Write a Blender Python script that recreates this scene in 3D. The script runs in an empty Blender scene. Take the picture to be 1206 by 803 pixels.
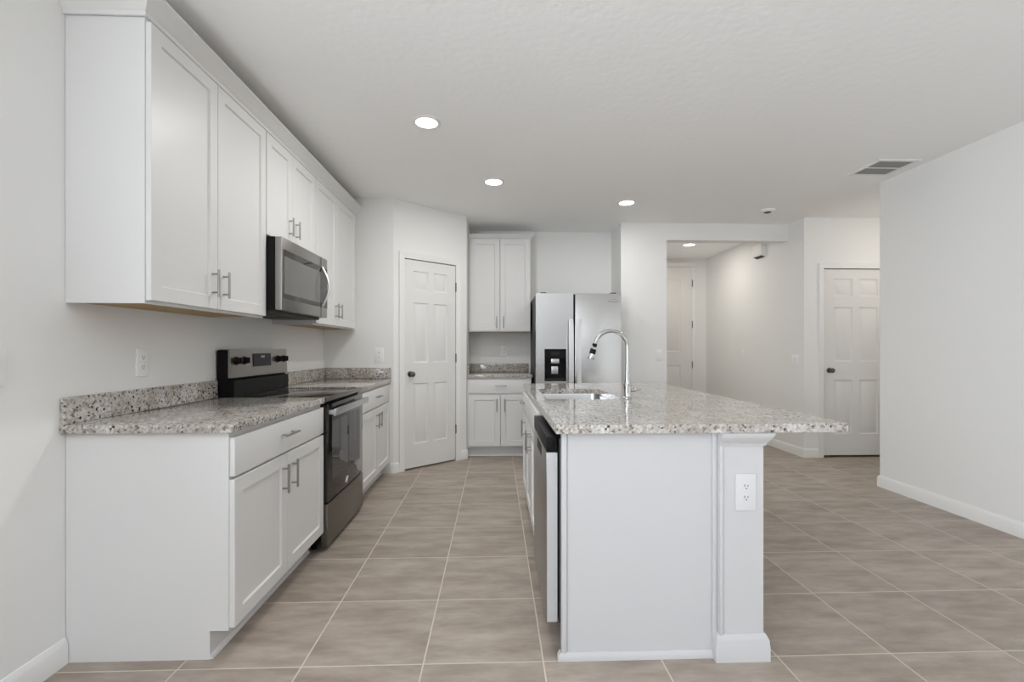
import bpy, bmesh, math
from mathutils import Vector, Matrix

PI = math.pi
SC = bpy.context.scene
COL = SC.collection

# ------------------------------------------------------------------ camera
CAM_H = 1.225
cam_data = bpy.data.cameras.new('camera')
cam = bpy.data.objects.new('camera', cam_data)
COL.objects.link(cam)
cam.location = (0, 0, CAM_H)
cam.rotation_euler = (PI / 2, 0, -0.0345)
cam_data.sensor_width = 36.0
cam_data.lens = 553.8 / 1206 * 36.0
cam_data.shift_y = 8.5 / 1206
cam_data.clip_start = 0.05
SC.camera = cam

# ------------------------------------------------------------------ light
SC.view_settings.view_transform = 'Standard'
SC.view_settings.look = 'None'
SC.view_settings.exposure = -0.01
SC.view_settings.gamma = 1.0
SC.view_settings.use_curve_mapping = False
SC.cycles.max_bounces = 14
SC.cycles.diffuse_bounces = 7
SC.cycles.glossy_bounces = 5
SC.cycles.sample_clamp_indirect = 6.0

world = bpy.data.worlds.new('world')
SC.world = world
world.use_nodes = True
world.node_tree.nodes['Background'].inputs['Color'].default_value = (0.97, 0.985, 1.0, 1)
world.node_tree.nodes['Background'].inputs['Strength'].default_value = 0.2

CEIL = 2.69
XL, XR = -1.675, 3.40          # left wall, right wall
YREAR = -3.8


def area_light(name, loc, rot, sx, sy, power, color):
    d = bpy.data.lights.new(name, 'AREA')
    d.shape = 'RECTANGLE'
    d.size, d.size_y = sx, sy
    d.energy = power
    d.color = color
    o = bpy.data.objects.new(name, d)
    COL.objects.link(o)
    o.location = loc
    o.rotation_euler = rot
    return o


# main light: lamp tilted up in an unseen window added behind the camera
DAY = (0.90, 0.965, 1.06)
area_light('fill_daylight', (XL + 0.03, -1.6, 1.5), (PI / 2 + 0.5, 0, -PI / 2), 2.4, 1.5, 215, DAY)

CAN_W = 6.0
CAN_COL = (0.955, 0.955, 0.94)
WARM_COL = (1.02, 0.955, 0.87)


# ------------------------------------------------------------------ materials
def mat(name, col, rough=0.5, metal=0.0, spec=0.5, emit=None, estr=0.0, coat=0.0):
    m = bpy.data.materials.new(name)
    m.use_nodes = True
    b = m.node_tree.nodes['Principled BSDF']
    b.inputs['Base Color'].default_value = (*col, 1)
    b.inputs['Roughness'].default_value = rough
    b.inputs['Metallic'].default_value = metal
    b.inputs['Specular IOR Level'].default_value = spec
    b.inputs['Coat Weight'].default_value = coat
    if emit:
        b.inputs['Emission Color'].default_value = (*emit, 1)
        b.inputs['Emission Strength'].default_value = estr
    return m


def N(m, t, **kw):
    n = m.node_tree.nodes.new(t)
    for k, v in kw.items():
        setattr(n, k, v)
    return n


def L(m, a, b):
    m.node_tree.links.new(a, b)


def bsdf(m):
    return m.node_tree.nodes['Principled BSDF']


def bumpy(m, scale, dist, strength=0.3, detail=3.0, obj=True):
    tc = N(m, 'ShaderNodeTexCoord')
    nz = N(m, 'ShaderNodeTexNoise')
    nz.inputs['Scale'].default_value = scale
    nz.inputs['Detail'].default_value = detail
    bp = N(m, 'ShaderNodeBump')
    bp.inputs['Strength'].default_value = strength
    bp.inputs['Distance'].default_value = dist
    L(m, tc.outputs['Object'], nz.inputs['Vector'])
    L(m, nz.outputs['Fac'], bp.inputs['Height'])
    L(m, bp.outputs['Normal'], bsdf(m).inputs['Normal'])
    return m


M = {}
M['wall'] = bumpy(mat('wall_paint', (0.82, 0.817, 0.80), 0.7, spec=0.25), 120, 0.001, 0.12)
M['ceiling'] = bumpy(mat('ceiling_texture_paint', (0.965, 0.967, 0.962), 0.85, spec=0.15), 22, 0.006, 0.35, 4.0)
M['trim'] = mat('trim_white_paint', (0.83, 0.825, 0.805), 0.4, spec=0.4)
M['cabinet'] = bumpy(mat('cabinet_white_lacquer', (0.715, 0.71, 0.70), 0.38, spec=0.4), 60, 0.0004, 0.05)
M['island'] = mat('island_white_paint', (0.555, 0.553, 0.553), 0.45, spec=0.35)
M['door'] = mat('door_white_paint', (0.76, 0.752, 0.735), 0.42, spec=0.4)
M['tan'] = bumpy(mat('raw_plywood', (0.40, 0.27, 0.12), 0.6), 40, 0.001, 0.2)
M['steel'] = mat('brushed_steel', (0.60, 0.60, 0.60), 0.30, 1.0)
M['fridge_steel'] = mat('fridge_steel', (0.66, 0.66, 0.655), 0.27, 1.0)
M['dark_steel'] = mat('range_steel', (0.23, 0.215, 0.195), 0.30, 1.0)
M['panel_steel'] = mat('control_panel_steel', (0.34, 0.32, 0.295), 0.30, 1.0)
M['micro_steel'] = mat('microwave_steel', (0.33, 0.315, 0.30), 0.30, 1.0)
M['dw_steel'] = mat('dishwasher_steel', (0.36, 0.355, 0.35), 0.28, 1.0)
M['handle_steel'] = mat('polished_handle_steel', (0.78, 0.78, 0.77), 0.35, 1.0)
M['nickel'] = mat('brushed_nickel', (0.38, 0.37, 0.355), 0.32, 1.0)
M['chrome'] = mat('chrome', (0.60, 0.60, 0.60), 0.10, 1.0)
M['black_glass'] = mat('black_glass', (0.012, 0.011, 0.011), 0.04, spec=0.6)
M['micro_glass'] = mat('microwave_screen', (0.13, 0.125, 0.12), 0.12, spec=0.6)
M['black'] = mat('black_enamel', (0.010, 0.009, 0.010), 0.45, spec=0.12)
M['black_plastic'] = mat('black_plastic', (0.010, 0.010, 0.010), 0.42, spec=0.18)
M['dark_grey'] = mat('dark_grey_case', (0.06, 0.06, 0.06), 0.5, spec=0.25)
M['pewter'] = mat('pewter_knob', (0.20, 0.19, 0.18), 0.3, 1.0)
M['hinge'] = mat('hinge_metal', (0.22, 0.21, 0.20), 0.4, 1.0)
M['plastic'] = mat('white_plastic', (0.86, 0.86, 0.85), 0.35)
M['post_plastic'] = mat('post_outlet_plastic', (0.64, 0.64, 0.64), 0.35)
M['slot'] = mat('outlet_slot', (0.05, 0.05, 0.05), 0.6)
M['lens'] = mat('lamp_diffuser', (0.9, 0.9, 0.88), 0.5, emit=(1.0, 0.97, 0.92), estr=9.0)
M['grille'] = mat('vent_grille_paint', (0.30, 0.30, 0.29), 0.5)
M['vent_dark'] = mat('vent_duct', (0.05, 0.05, 0.05), 0.8)
M['screen'] = mat('display_glass', (0.022, 0.017, 0.022), 0.3, spec=0.2)
M['white_mark'] = mat('white_print', (0.75, 0.75, 0.75), 0.5)
M['grey_mark'] = mat('grey_print', (0.25, 0.25, 0.26), 0.4)
M['sink'] = mat('sink_steel', (0.62, 0.62, 0.61), 0.25, 1.0)
M['dw_side'] = mat('dishwasher_door_edge', (0.62, 0.62, 0.63), 0.4, 0.3)
M['outdoor'] = mat('patio_concrete', (0.45, 0.44, 0.42), 0.9)


def granite(name, bright):
    m = mat(name, (0.6, 0.58, 0.55), 0.09, spec=0.5)
    tc = N(m, 'ShaderNodeTexCoord')
    nz = N(m, 'ShaderNodeTexNoise')
    nz.inputs['Scale'].default_value = 90
    nz.inputs['Detail'].default_value = 2
    mixv = N(m, 'ShaderNodeMixRGB')
    mixv.blend_type = 'ADD'
    mixv.inputs['Fac'].default_value = 0.012
    L(m, tc.outputs['Object'], mixv.inputs[1])
    L(m, nz.outputs['Color'], mixv.inputs[2])
    v1 = N(m, 'ShaderNodeTexVoronoi')
    v1.inputs['Scale'].default_value = 115
    L(m, mixv.outputs[0], v1.inputs['Vector'])
    sep = N(m, 'ShaderNodeSeparateColor')
    L(m, v1.outputs['Color'], sep.inputs[0])
    r1 = N(m, 'ShaderNodeValToRGB')
    r1.color_ramp.interpolation = 'CONSTANT'
    e = r1.color_ramp.elements
    k = bright
    stops = [(0.0, (0.53, 0.51, 0.48)), (0.30, (0.42, 0.39, 0.355)), (0.50, (0.64, 0.625, 0.595)),
             (0.66, (0.30, 0.27, 0.235)), (0.76, (0.48, 0.45, 0.41)), (0.88, (0.18, 0.165, 0.15)), (0.955, (0.035, 0.033, 0.032))]
    e[0].position, e[0].color = stops[0][0], (*[c * k for c in stops[0][1]], 1)
    e[1].position, e[1].color = stops[1][0], (*[c * k for c in stops[1][1]], 1)
    for p, c in stops[2:]:
        q = e.new(p)
        q.color = (*[x * k for x in c], 1)
    L(m, sep.outputs[0], r1.inputs['Fac'])
    # larger soft clouds of lighter and browner stone
    n2 = N(m, 'ShaderNodeTexNoise')
    n2.inputs['Scale'].default_value = 9
    n2.inputs['Detail'].default_value = 4
    L(m, tc.outputs['Object'], n2.inputs['Vector'])
    r2 = N(m, 'ShaderNodeValToRGB')
    r2.color_ramp.elements[0].position = 0.35
    r2.color_ramp.elements[0].color = (0.80, 0.77, 0.73, 1)
    r2.color_ramp.elements[1].position = 0.65
    r2.color_ramp.elements[1].color = (1.0, 1.0, 1.0, 1)
    L(m, n2.outputs['Fac'], r2.inputs['Fac'])
    mu = N(m, 'ShaderNodeMixRGB')
    mu.blend_type = 'MULTIPLY'
    mu.inputs['Fac'].default_value = 1
    L(m, r1.outputs['Color'], mu.inputs[1])
    L(m, r2.outputs['Color'], mu.inputs[2])
    L(m, mu.outputs[0], bsdf(m).inputs['Base Color'])
    return m


M['granite'] = granite('speckled_granite', 1.0)

TILE = 1.225 / 2.627
TX0, TY0 = -1.6027 * TILE, 3.9326 * TILE


def floor_tile():
    m = mat('floor_porcelain_tile', (0.3, 0.26, 0.22), 0.38, spec=0.4)
    tc = N(m, 'ShaderNodeTexCoord')
    mp = N(m, 'ShaderNodeMapping')
    mp.inputs['Location'].default_value = (-TX0 / TILE + 50, -TY0 / TILE + 50, 0)
    mp.inputs['Scale'].default_value = (1 / TILE, 1 / TILE, 1)
    L(m, tc.outputs['Object'], mp.inputs['Vector'])
    fr = N(m, 'ShaderNodeVectorMath', operation='FRACTION')
    L(m, mp.outputs[0], fr.inputs[0])
    sub = N(m, 'ShaderNodeVectorMath', operation='SUBTRACT')
    sub.inputs[1].default_value = (0.5, 0.5, 0.5)
    L(m, fr.outputs[0], sub.inputs[0])
    ab = N(m, 'ShaderNodeVectorMath', operation='ABSOLUTE')
    L(m, sub.outputs[0], ab.inputs[0])
    sx = N(m, 'ShaderNodeSeparateXYZ')
    L(m, ab.outputs[0], sx.inputs[0])
    mx = N(m, 'ShaderNodeMath', operation='MAXIMUM')
    L(m, sx.outputs[0], mx.inputs[0])
    L(m, sx.outputs[1], mx.inputs[1])
    gr = N(m, 'ShaderNodeMapRange')
    gr.inputs['From Min'].default_value = 0.4925
    gr.inputs['From Max'].default_value = 0.4945
    L(m, mx.outputs[0], gr.inputs['Value'])
    # per-tile tone
    fl = N(m, 'ShaderNodeVectorMath', operation='FLOOR')
    L(m, mp.outputs[0], fl.inputs[0])
    wn = N(m, 'ShaderNodeTexWhiteNoise', noise_dimensions='2D')
    L(m, fl.outputs[0], wn.inputs['Vector'])
    # streaky clouds along X, shifted tile by tile
    off = N(m, 'ShaderNodeVectorMath', operation='MULTIPLY')
    off.inputs[1].default_value = (7, 7, 7)
    L(m, wn.outputs['Color'], off.inputs[0])
    add = N(m, 'ShaderNodeVectorMath', operation='ADD')
    L(m, tc.outputs['Object'], add.inputs[0])
    L(m, off.outputs[0], add.inputs[1])
    mp2 = N(m, 'ShaderNodeMapping')
    mp2.inputs['Scale'].default_value = (1.1, 3.6, 1)
    L(m, add.outputs[0], mp2.inputs['Vector'])
    n1 = N(m, 'ShaderNodeTexNoise')
    n1.inputs['Scale'].default_value = 3.2
    n1.inputs['Detail'].default_value = 7
    n1.inputs['Roughness'].default_value = 0.62
    L(m, mp2.outputs[0], n1.inputs['Vector'])
    rp = N(m, 'ShaderNodeValToRGB')
    rp.color_ramp.elements[0].position = 0.33
    rp.color_ramp.elements[0].color = (0.278, 0.229, 0.184, 1)
    rp.color_ramp.elements[1].position = 0.68
    rp.color_ramp.elements[1].color = (0.445, 0.384, 0.327, 1)
    L(m, n1.outputs['Fac'], rp.inputs['Fac'])
    tone = N(m, 'ShaderNodeMapRange')
    tone.inputs['To Min'].default_value = 0.93
    tone.inputs['To Max'].default_value = 1.06
    L(m, wn.outputs['Value'], tone.inputs['Value'])
    mt = N(m, 'ShaderNodeVectorMath', operation='SCALE')
    L(m, rp.outputs['Color'], mt.inputs[0])
    L(m, tone.outputs[0], mt.inputs['Scale'])
    mix = N(m, 'ShaderNodeMixRGB')
    mix.inputs[2].default_value = (0.62, 0.55, 0.46, 1)
    L(m, gr.outputs[0], mix.inputs['Fac'])
    L(m, mt.outputs[0], mix.inputs[1])
    L(m, mix.outputs[0], bsdf(m).inputs['Base Color'])
    rg = N(m, 'ShaderNodeMapRange')
    rg.inputs['To Min'].default_value = 0.40
    rg.inputs['To Max'].default_value = 0.8
    L(m, gr.outputs[0], rg.inputs['Value'])
    L(m, rg.outputs[0], bsdf(m).inputs['Roughness'])
    bp = N(m, 'ShaderNodeBump', invert=True)
    bp.inputs['Strength'].default_value = 0.5
    bp.inputs['Distance'].default_value = 0.002
    L(m, gr.outputs[0], bp.inputs['Height'])
    L(m, bp.outputs[0], bsdf(m).inputs['Normal'])
    return m


M['floor'] = floor_tile()


# ------------------------------------------------------------------ mesh helpers
def box(bm, x0, x1, y0, y1, z0, z1, bev=0.0):
    x0, x1 = min(x0, x1), max(x0, x1)
    y0, y1 = min(y0, y1), max(y0, y1)
    z0, z1 = min(z0, z1), max(z0, z1)
    vs = [bm.verts.new((x, y, z)) for z in (z0, z1) for y in (y0, y1) for x in (x0, x1)]
    f = [(0, 2, 3, 1), (4, 5, 7, 6), (0, 1, 5, 4), (2, 6, 7, 3), (0, 4, 6, 2), (1, 3, 7, 5)]
    fs = [bm.faces.new([vs[i] for i in q]) for q in f]
    if bev > 0:
        es = list({e for q in fs for e in q.edges})
        bmesh.ops.bevel(bm, geom=es, offset=bev, segments=2, profile=0.6, affect='EDGES', clamp_overlap=True)
    return bm


def cyl(bm, a, b, r, r2=None, seg=20, caps=True):
    a, b = Vector(a), Vector(b)
    r2 = r if r2 is None else r2
    d = (b - a).normalized()
    up = Vector((0, 0, 1)) if abs(d.z) < 0.9 else Vector((1, 0, 0))
    u = d.cross(up).normalized()
    v = d.cross(u)
    ra, rb = [], []
    for i in range(seg):
        t = 2 * PI * i / seg
        w = u * math.cos(t) + v * math.sin(t)
        ra.append(bm.verts.new(a + w * r))
        rb.append(bm.verts.new(b + w * r2))
    for i in range(seg):
        j = (i + 1) % seg
        bm.faces.new((ra[i], ra[j], rb[j], rb[i]))
    if caps:
        bm.faces.new(ra[::-1])
        bm.faces.new(rb)
    return bm


def tube(bm, pts, radii, seg=16):
    pts = [Vector(p) for p in pts]
    if not hasattr(radii, '__len__'):
        radii = [radii] * len(pts)
    rings = []
    d0 = (pts[1] - pts[0]).normalized()
    up = Vector((0, 1, 0)) if abs(d0.y) < 0.9 else Vector((1, 0, 0))
    for i, p in enumerate(pts):
        d = (pts[min(i + 1, len(pts) - 1)] - pts[max(i - 1, 0)]).normalized()
        u = up - d * up.dot(d)
        u.normalize()
        v = d.cross(u)
        rings.append([bm.verts.new(p + (u * math.cos(2 * PI * k / seg) + v * math.sin(2 * PI * k / seg)) * radii[i]) for k in range(seg)])
    for a, b in zip(rings, rings[1:]):
        for k in range(seg):
            j = (k + 1) % seg
            bm.faces.new((a[k], a[j], b[j], b[k]))
    bm.faces.new(rings[0][::-1])
    bm.faces.new(rings[-1])
    return bm


def lathe(bm, origin, axis, prof, seg=28, ring=False):
    """prof: list of (distance along axis, radius)"""
    o, d = Vector(origin), Vector(axis).normalized()
    up = Vector((0, 0, 1)) if abs(d.z) < 0.9 else Vector((1, 0, 0))
    u = d.cross(up).normalized()
    v = d.cross(u)
    rings = []
    for h, r in prof:
        r = max(r, 0.0003)
        rings.append([bm.verts.new(o + d * h + (u * math.cos(2 * PI * k / seg) + v * math.sin(2 * PI * k / seg)) * r) for k in range(seg)])
    for a, b in zip(rings, rings[1:] + (rings[:1] if ring else [])):
        for k in range(seg):
            j = (k + 1) % seg
            bm.faces.new((a[k], a[j], b[j], b[k]))
    if not ring:
        bm.faces.new(rings[0][::-1])
        bm.faces.new(rings[-1])
    return bm


def sweep(bm, path, prof, z=0.0):
    """profile [(out, up)] swept along a 2-D path, 'out' on the right-hand side, mitred corners"""
    P = [Vector((p[0], p[1])) for p in path]
    rings = []
    for i, p in enumerate(P):
        ns = []
        if i > 0:
            d = (P[i] - P[i - 1]).normalized()
            ns.append(Vector((d.y, -d.x)))
        if i < len(P) - 1:
            d = (P[i + 1] - P[i]).normalized()
            ns.append(Vector((d.y, -d.x)))
        n = sum(ns, Vector((0, 0)))
        n.normalize()
        n = n / max(0.2, n.dot(ns[0]))
        rings.append([bm.verts.new((p.x + n.x * o, p.y + n.y * o, z + h)) for o, h in prof])
    k = len(prof)
    for a, b in zip(rings, rings[1:]):
        for q in range(k):
            r = (q + 1) % k
            bm.faces.new((a[q], a[r], b[r], b[q]))
    bm.faces.new(rings[0][::-1])
    bm.faces.new(rings[-1])
    return bm


def panel_slab(bm, O, U, V, Nn, w, h, t, panels, prof, edge=0.0015):
    """slab w x h x t whose front face (towards Nn) carries recessed panels.
    panels: (u0, u1, v0, v1); prof: list of (inset, depth) rings, the last one is filled."""
    O, U, V, Nn = Vector(O), Vector(U), Vector(V), Vector(Nn)

    def P(u, v, n):
        return O + U * u + V * v + Nn * n
    us = sorted({edge, w - edge, *[p[0] for p in panels], *[p[1] for p in panels]})
    vs = sorted({edge, h - edge, *[p[2] for p in panels], *[p[3] for p in panels]})
    g = {}

    def gv(u, v):
        if (u, v) not in g:
            g[(u, v)] = bm.verts.new(P(u, v, t))
        return g[(u, v)]
    for a, b in zip(us, us[1:]):
        for c, d in zip(vs, vs[1:]):
            mu, mv = (a + b) / 2, (c + d) / 2
            if any(p[0] < mu < p[1] and p[2] < mv < p[3] for p in panels):
                continue
            bm.faces.new((gv(a, c), gv(b, c), gv(b, d), gv(a, d)))
    for (a, b, c, d) in panels:
        ring = [gv(a, c), gv(b, c), gv(b, d), gv(a, d)]
        for ins, dep in prof:
            nr = [bm.verts.new(P(u, v, t - dep)) for u, v in ((a + ins, c + ins), (b - ins, c + ins), (b - ins, d - ins), (a + ins, d - ins))]
            for i in range(4):
                j = (i + 1) % 4
                bm.faces.new((ring[i], ring[j], nr[j], nr[i]))
            ring = nr
        bm.faces.new(ring)
    # rim: chamfer, sides and back
    e = edge
    co = [(us[0], vs[0]), (us[-1], vs[0]), (us[-1], vs[-1]), (us[0], vs[-1])]
    outer = [(0, 0), (w, 0), (w, h), (0, h)]
    r0 = [gv(*c) for c in co]
    # front loop along grid verts
    loop = [(u, vs[0]) for u in us] + [(us[-1], v) for v in vs[1:]] + [(u, vs[-1]) for u in us[::-1][1:]] + [(us[0], v) for v in vs[::-1][1:-1]]

    def push(c):
        u, v = c
        u2 = 0 if u == us[0] else (w if u == us[-1] else u)
        v2 = 0 if v == vs[0] else (h if v == vs[-1] else v)
        return u2, v2
    l0 = [gv(*c) for c in loop]
    l1 = [bm.verts.new(P(*push(c), t - e)) for c in loop]
    l2 = [bm.verts.new(P(*push(c), 0)) for c in loop]
    n = len(loop)
    for A, B in ((l0, l1), (l1, l2)):
        for i in range(n):
            j = (i + 1) % n
            bm.faces.new((A[j], A[i], B[i], B[j]))
    bm.faces.new(l2[::-1])
    return bm


def obj(name, bm, m, parent=None, smooth=35, **props):
    bmesh.ops.recalc_face_normals(bm, faces=bm.faces[:])
    me = bpy.data.meshes.new(name)
    bm.to_mesh(me)
    bm.free()
    me.materials.append(M[m] if isinstance(m, str) else m)
    if smooth:
        me.polygons.foreach_set('use_smooth', [True] * len(me.polygons))
        me.set_sharp_from_angle(angle=math.radians(smooth))
    o = bpy.data.objects.new(name, me)
    COL.objects.link(o)
    if parent:
        o.parent = parent
    for k, v in props.items():
        o[k] = v
    return o


def B():
    return bmesh.new()


def thing(name, label, cat, loc=(0, 0, 0), rotz=0.0, group=None):
    o = bpy.data.objects.new(name, None)
    o.empty_display_size = 0.1
    COL.objects.link(o)
    o.location = loc
    o.rotation_euler = (0, 0, rotz)
    o['label'] = label
    o['category'] = cat
    if group:
        o['group'] = group
    return o


def tag(o, label, cat, group=None):
    o['label'] = label
    o['category'] = cat
    if group:
        o['group'] = group
    return o


def struct(name, bm, m, label=None, cat=None, parent=None):
    o = obj(name, bm, m, parent)
    if parent is None:
        o['kind'] = 'structure'
        if label:
            o['label'] = label
        if cat:
            o['category'] = cat
    return o


def bx(*a):
    return box(B(), *a)


# ------------------------------------------------------------------ the room
PA, PB = Vector((-1.0, 4.645)), Vector((-0.325, 5.235))     # ends of the angled pantry wall
PD = (PB - PA).normalized()
PN = Vector((PD.y, -PD.x))
YB = 5.90          # wall behind refrigerator
YH = 5.44          # wall beside refrigerator, hall opening
YD = 5.15          # wall with the right-hand door
XA = 1.46          # alcove right side
XHL, XHR, YHE = 2.0, 3.45, 7.60
XRR = 4.95


def prism(bm, poly, z0, z1):
    a = [bm.verts.new((x, y, z0)) for x, y in poly]
    b = [bm.verts.new((x, y, z1)) for x, y in poly]
    n = len(poly)
    for i in range(n):
        j = (i + 1) % n
        bm.faces.new((a[i], a[j], b[j], b[i]))
    bm.faces.new(a[::-1])
    bm.faces.new(b)
    return bm


struct('floor', bx(XL - 0.15, XRR + 0.15, YREAR - 0.15, YHE + 0.15, -0.12, 0.0), 'floor', 'beige square porcelain floor tiles with pale grout lines', 'floor')
struct('ceiling', bx(XL - 0.15, XRR + 0.15, YREAR - 0.15, YHE + 0.15, CEIL, CEIL + 0.12), 'ceiling', 'flat white lightly textured ceiling', 'ceiling')
LW0, LW1 = -2.9, -0.3       # unseen left wall opening, added to hold the main light
bm = B()
box(bm, XL - 0.12, XL, YREAR, LW0, 0, CEIL)
box(bm, XL - 0.12, XL, LW1, 4.645, 0, CEIL)
box(bm, XL - 0.12, XL, LW0, LW1, 0, 0.70)
box(bm, XL - 0.12, XL, LW0, LW1, 2.32, CEIL)
struct('wall_left', bm, 'wall', 'plain pale grey wall behind the range and cabinets', 'wall')

# pantry block: left face, angled face with a door opening, return to the back wall
DT0, DT1, DZ = 0.118, 0.747, 2.125      # door opening along the angled wall
bm = B()
back = PA + Vector((0, 0.10))


def pd(t, n=0.0):
    q = PA + PD * t - PN * n
    return (q.x, q.y)


prism(bm, [(XL - 0.12, 4.645), (PA.x, PA.y), pd(0.02, 0.10), (XL - 0.12, 4.745)], 0, CEIL)
prism(bm, [(PA.x, PA.y), pd(DT0 - 0.012), pd(DT0 - 0.012, 0.10), pd(0.02, 0.10)], 0, CEIL)
prism(bm, [pd(DT0 - 0.012), pd(DT1 + 0.012), pd(DT1 + 0.012, 0.10), pd(DT0 - 0.012, 0.10)], DZ + 0.012, CEIL)
prism(bm, [pd(DT1 + 0.012), (PB.x, PB.y), (PB.x, YB + 0.1), (PB.x - 0.1, YB + 0.1), (PB.x - 0.1, PB.y + 0.02), pd(DT1 + 0.012, 0.10)], 0, CEIL)
struct('wall_pantry', bm, 'wall', 'pale angled corner wall holding the pantry door', 'wall')
# dark pantry interior closing the gap under the door
bm = B()
prism(bm, [pd(-0.15, 0.6), pd(1.0, 0.6), pd(1.0, 0.65), pd(-0.15, 0.65)], 0, CEIL)
struct('wall_pantry_inside', bm, 'wall', 'wall inside the closed pantry', 'wall')
struct('wall_back', bx(PB.x, XA + 0.12, YB, YB + 0.12, 0, CEIL), 'wall', 'plain wall behind the refrigerator and short counter', 'wall')
bm = B()
prism(bm, [(XA, YH), (XHL, YH), (XHL, YHE), (XHL - 0.12, YHE), (XHL - 0.12, YH + 0.12), (XA + 0.12, YH + 0.12), (XA + 0.12, YB), (XA, YB)], 0, CEIL)
struct('wall_hall_left', bm, 'wall', 'white wall stub between the refrigerator and the hall opening', 'wall')
struct('trim_1', bx(XHL, XHR, YH, YH + 0.12, 2.49, CEIL), 'wall', 'dropped header over the hall opening', 'header')
struct('wall_hall_end', bx(XHL, XHR, YHE, YHE + 0.12, 0, CEIL), 'wall', 'far end wall of the hall', 'wall')
bm = B()
D2A, D2B, D2Z = 3.672, 4.435, 2.12
prism(bm, [(XHR, YD), (D2A - 0.012, YD), (D2A - 0.012, YD + 0.12), (XHR + 0.12, YD + 0.12), (XHR + 0.12, YHE + 0.12), (XHR, YHE + 0.12)], 0, CEIL)
box(bm, D2A - 0.012, D2B + 0.012, YD, YD + 0.12, D2Z + 0.012, CEIL)
box(bm, D2B + 0.012, XRR, YD, YD + 0.12, 0, CEIL)
struct('wall_hall_right', bm, 'wall', 'pale wall of the hall turning the corner to a panelled door', 'wall')
struct('wall_closet_inside', bx(XHR + 0.12, XRR, YD + 0.7, YD + 0.75, 0, CEIL), 'wall', 'wall behind the closed panelled door', 'wall')
bm = B()
prism(bm, [(XR, YREAR), (XR, 4.05), (XRR, 4.05), (XRR, 3.93), (XR + 0.12, 3.93), (XR + 0.12, YREAR)], 0, CEIL)
struct('wall_right', bm, 'wall', 'large plain white wall on the right', 'wall')
struct('wall_alcove_right', bx(XRR, XRR + 0.12, 3.93, YD + 0.87, 0, CEIL), 'wall', 'side wall of the door recess', 'wall')
# rear wall with two wide windows
W1, W2 = (-1.42, 0.72), (1.03, 3.17)
WZ0, WZ1 = 0.78, 2.32
bm = B()
for a, b in ((XL, W1[0]), (W1[1], W2[0]), (W2[1], XR)):
    box(bm, a, b, YREAR - 0.12, YREAR, 0, CEIL)
for a, b in (W1, W2):
    box(bm, a, b, YREAR - 0.12, YREAR, 0, WZ0)
    box(bm, a, b, YREAR - 0.12, YREAR, WZ1, CEIL)
struct('wall_rear', bm, 'wall', 'wall with two wide windows behind the viewer', 'wall')
for n, (a, b) in enumerate((W1, W2)):
    bm = B()
    y0, y1 = YREAR - 0.09, YREAR - 0.04
    box(bm, a, b, y0, y1, WZ0, WZ0 + 0.05)
    box(bm, a, b, y0, y1, WZ1 - 0.05, WZ1)
    box(bm, a, a + 0.05, y0, y1, WZ0 + 0.05, WZ1 - 0.05)
    box(bm, b - 0.05, b, y0, y1, WZ0 + 0.05, WZ1 - 0.05)
    box(bm, (a + b) / 2 - 0.025, (a + b) / 2 + 0.025, y0, y1, WZ0 + 0.05, WZ1 - 0.05)
    struct('window_%d' % (n + 1), bm, 'trim', 'white framed wide window in the rear wall', 'window')

bm = B()
for y0, y1, z0, z1 in ((LW0, LW1, 0.70, 0.75), (LW0, LW1, 2.27, 2.32), (LW0, LW0 + 0.05, 0.75, 2.27), (LW1 - 0.05, LW1, 0.75, 2.27), ((LW0 + LW1) / 2 - 0.025, (LW0 + LW1) / 2 + 0.025, 0.75, 2.27)):
    box(bm, XL - 0.09, XL - 0.04, y0, y1, z0, z1)
struct('window_3', bm, 'trim', 'white framed wide unseen window added in the left wall to light the room', 'window')

# baseboards
BASE = [(0, 0), (0.014, 0), (0.014, 0.075), (0.010, 0.090), (0.005, 0.100), (0, 0.102)]
G = 0.0005


def baseboard(name, path, label):
    struct(name, sweep(B(), path, BASE, 0.0005), 'trim', label, 'baseboard')


baseboard('baseboard_left', [(XL + G, YREAR + 0.02), (XL + G, 1.886)], 'white baseboard along the left wall')
baseboard('baseboard_pantry', [(-1.028, PA.y - G), (PA.x, PA.y - G), pd(0.056, -G)], 'white baseboard wrapping the pantry corner left of the door')
baseboard('baseboard_pantry_right', [pd(0.812, -G), (PB.x + G, PB.y - G), (PB.x + G, 5.275)], 'white baseboard right of the pantry door')
baseboard('baseboard_hall_left', [(XA + 0.01, YH - G), (XHL + G, YH - G), (XHL + G, YHE - G)], 'white baseboard on the wall stub beside the refrigerator')
baseboard('baseboard_hall_right', [(XHR - G, YHE - G), (XHR - G, YD - G), (3.612, YD - G)], 'white baseboard along the hall wall up to the right door')
baseboard('baseboard_right', [(XRR - G, 4.05 + G), (XR - G, 4.05 + G), (XR - G, YREAR + 0.02)], 'white baseboard along the right wall')


# ------------------------------------------------------------------ doors
DOOR_PROF = [(0.004, 0.007), (0.014, 0.009), (0.034, 0.002)]


def six_panels(w, h):
    cols = ((0.165, 0.445), (0.555, 0.835))
    rows = ((0.115, 0.405), (0.505, 0.795), (0.855, 0.948))
    return [(w * a, w * b, h * c, h * d) for a, b in cols for c, d in rows]


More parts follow.
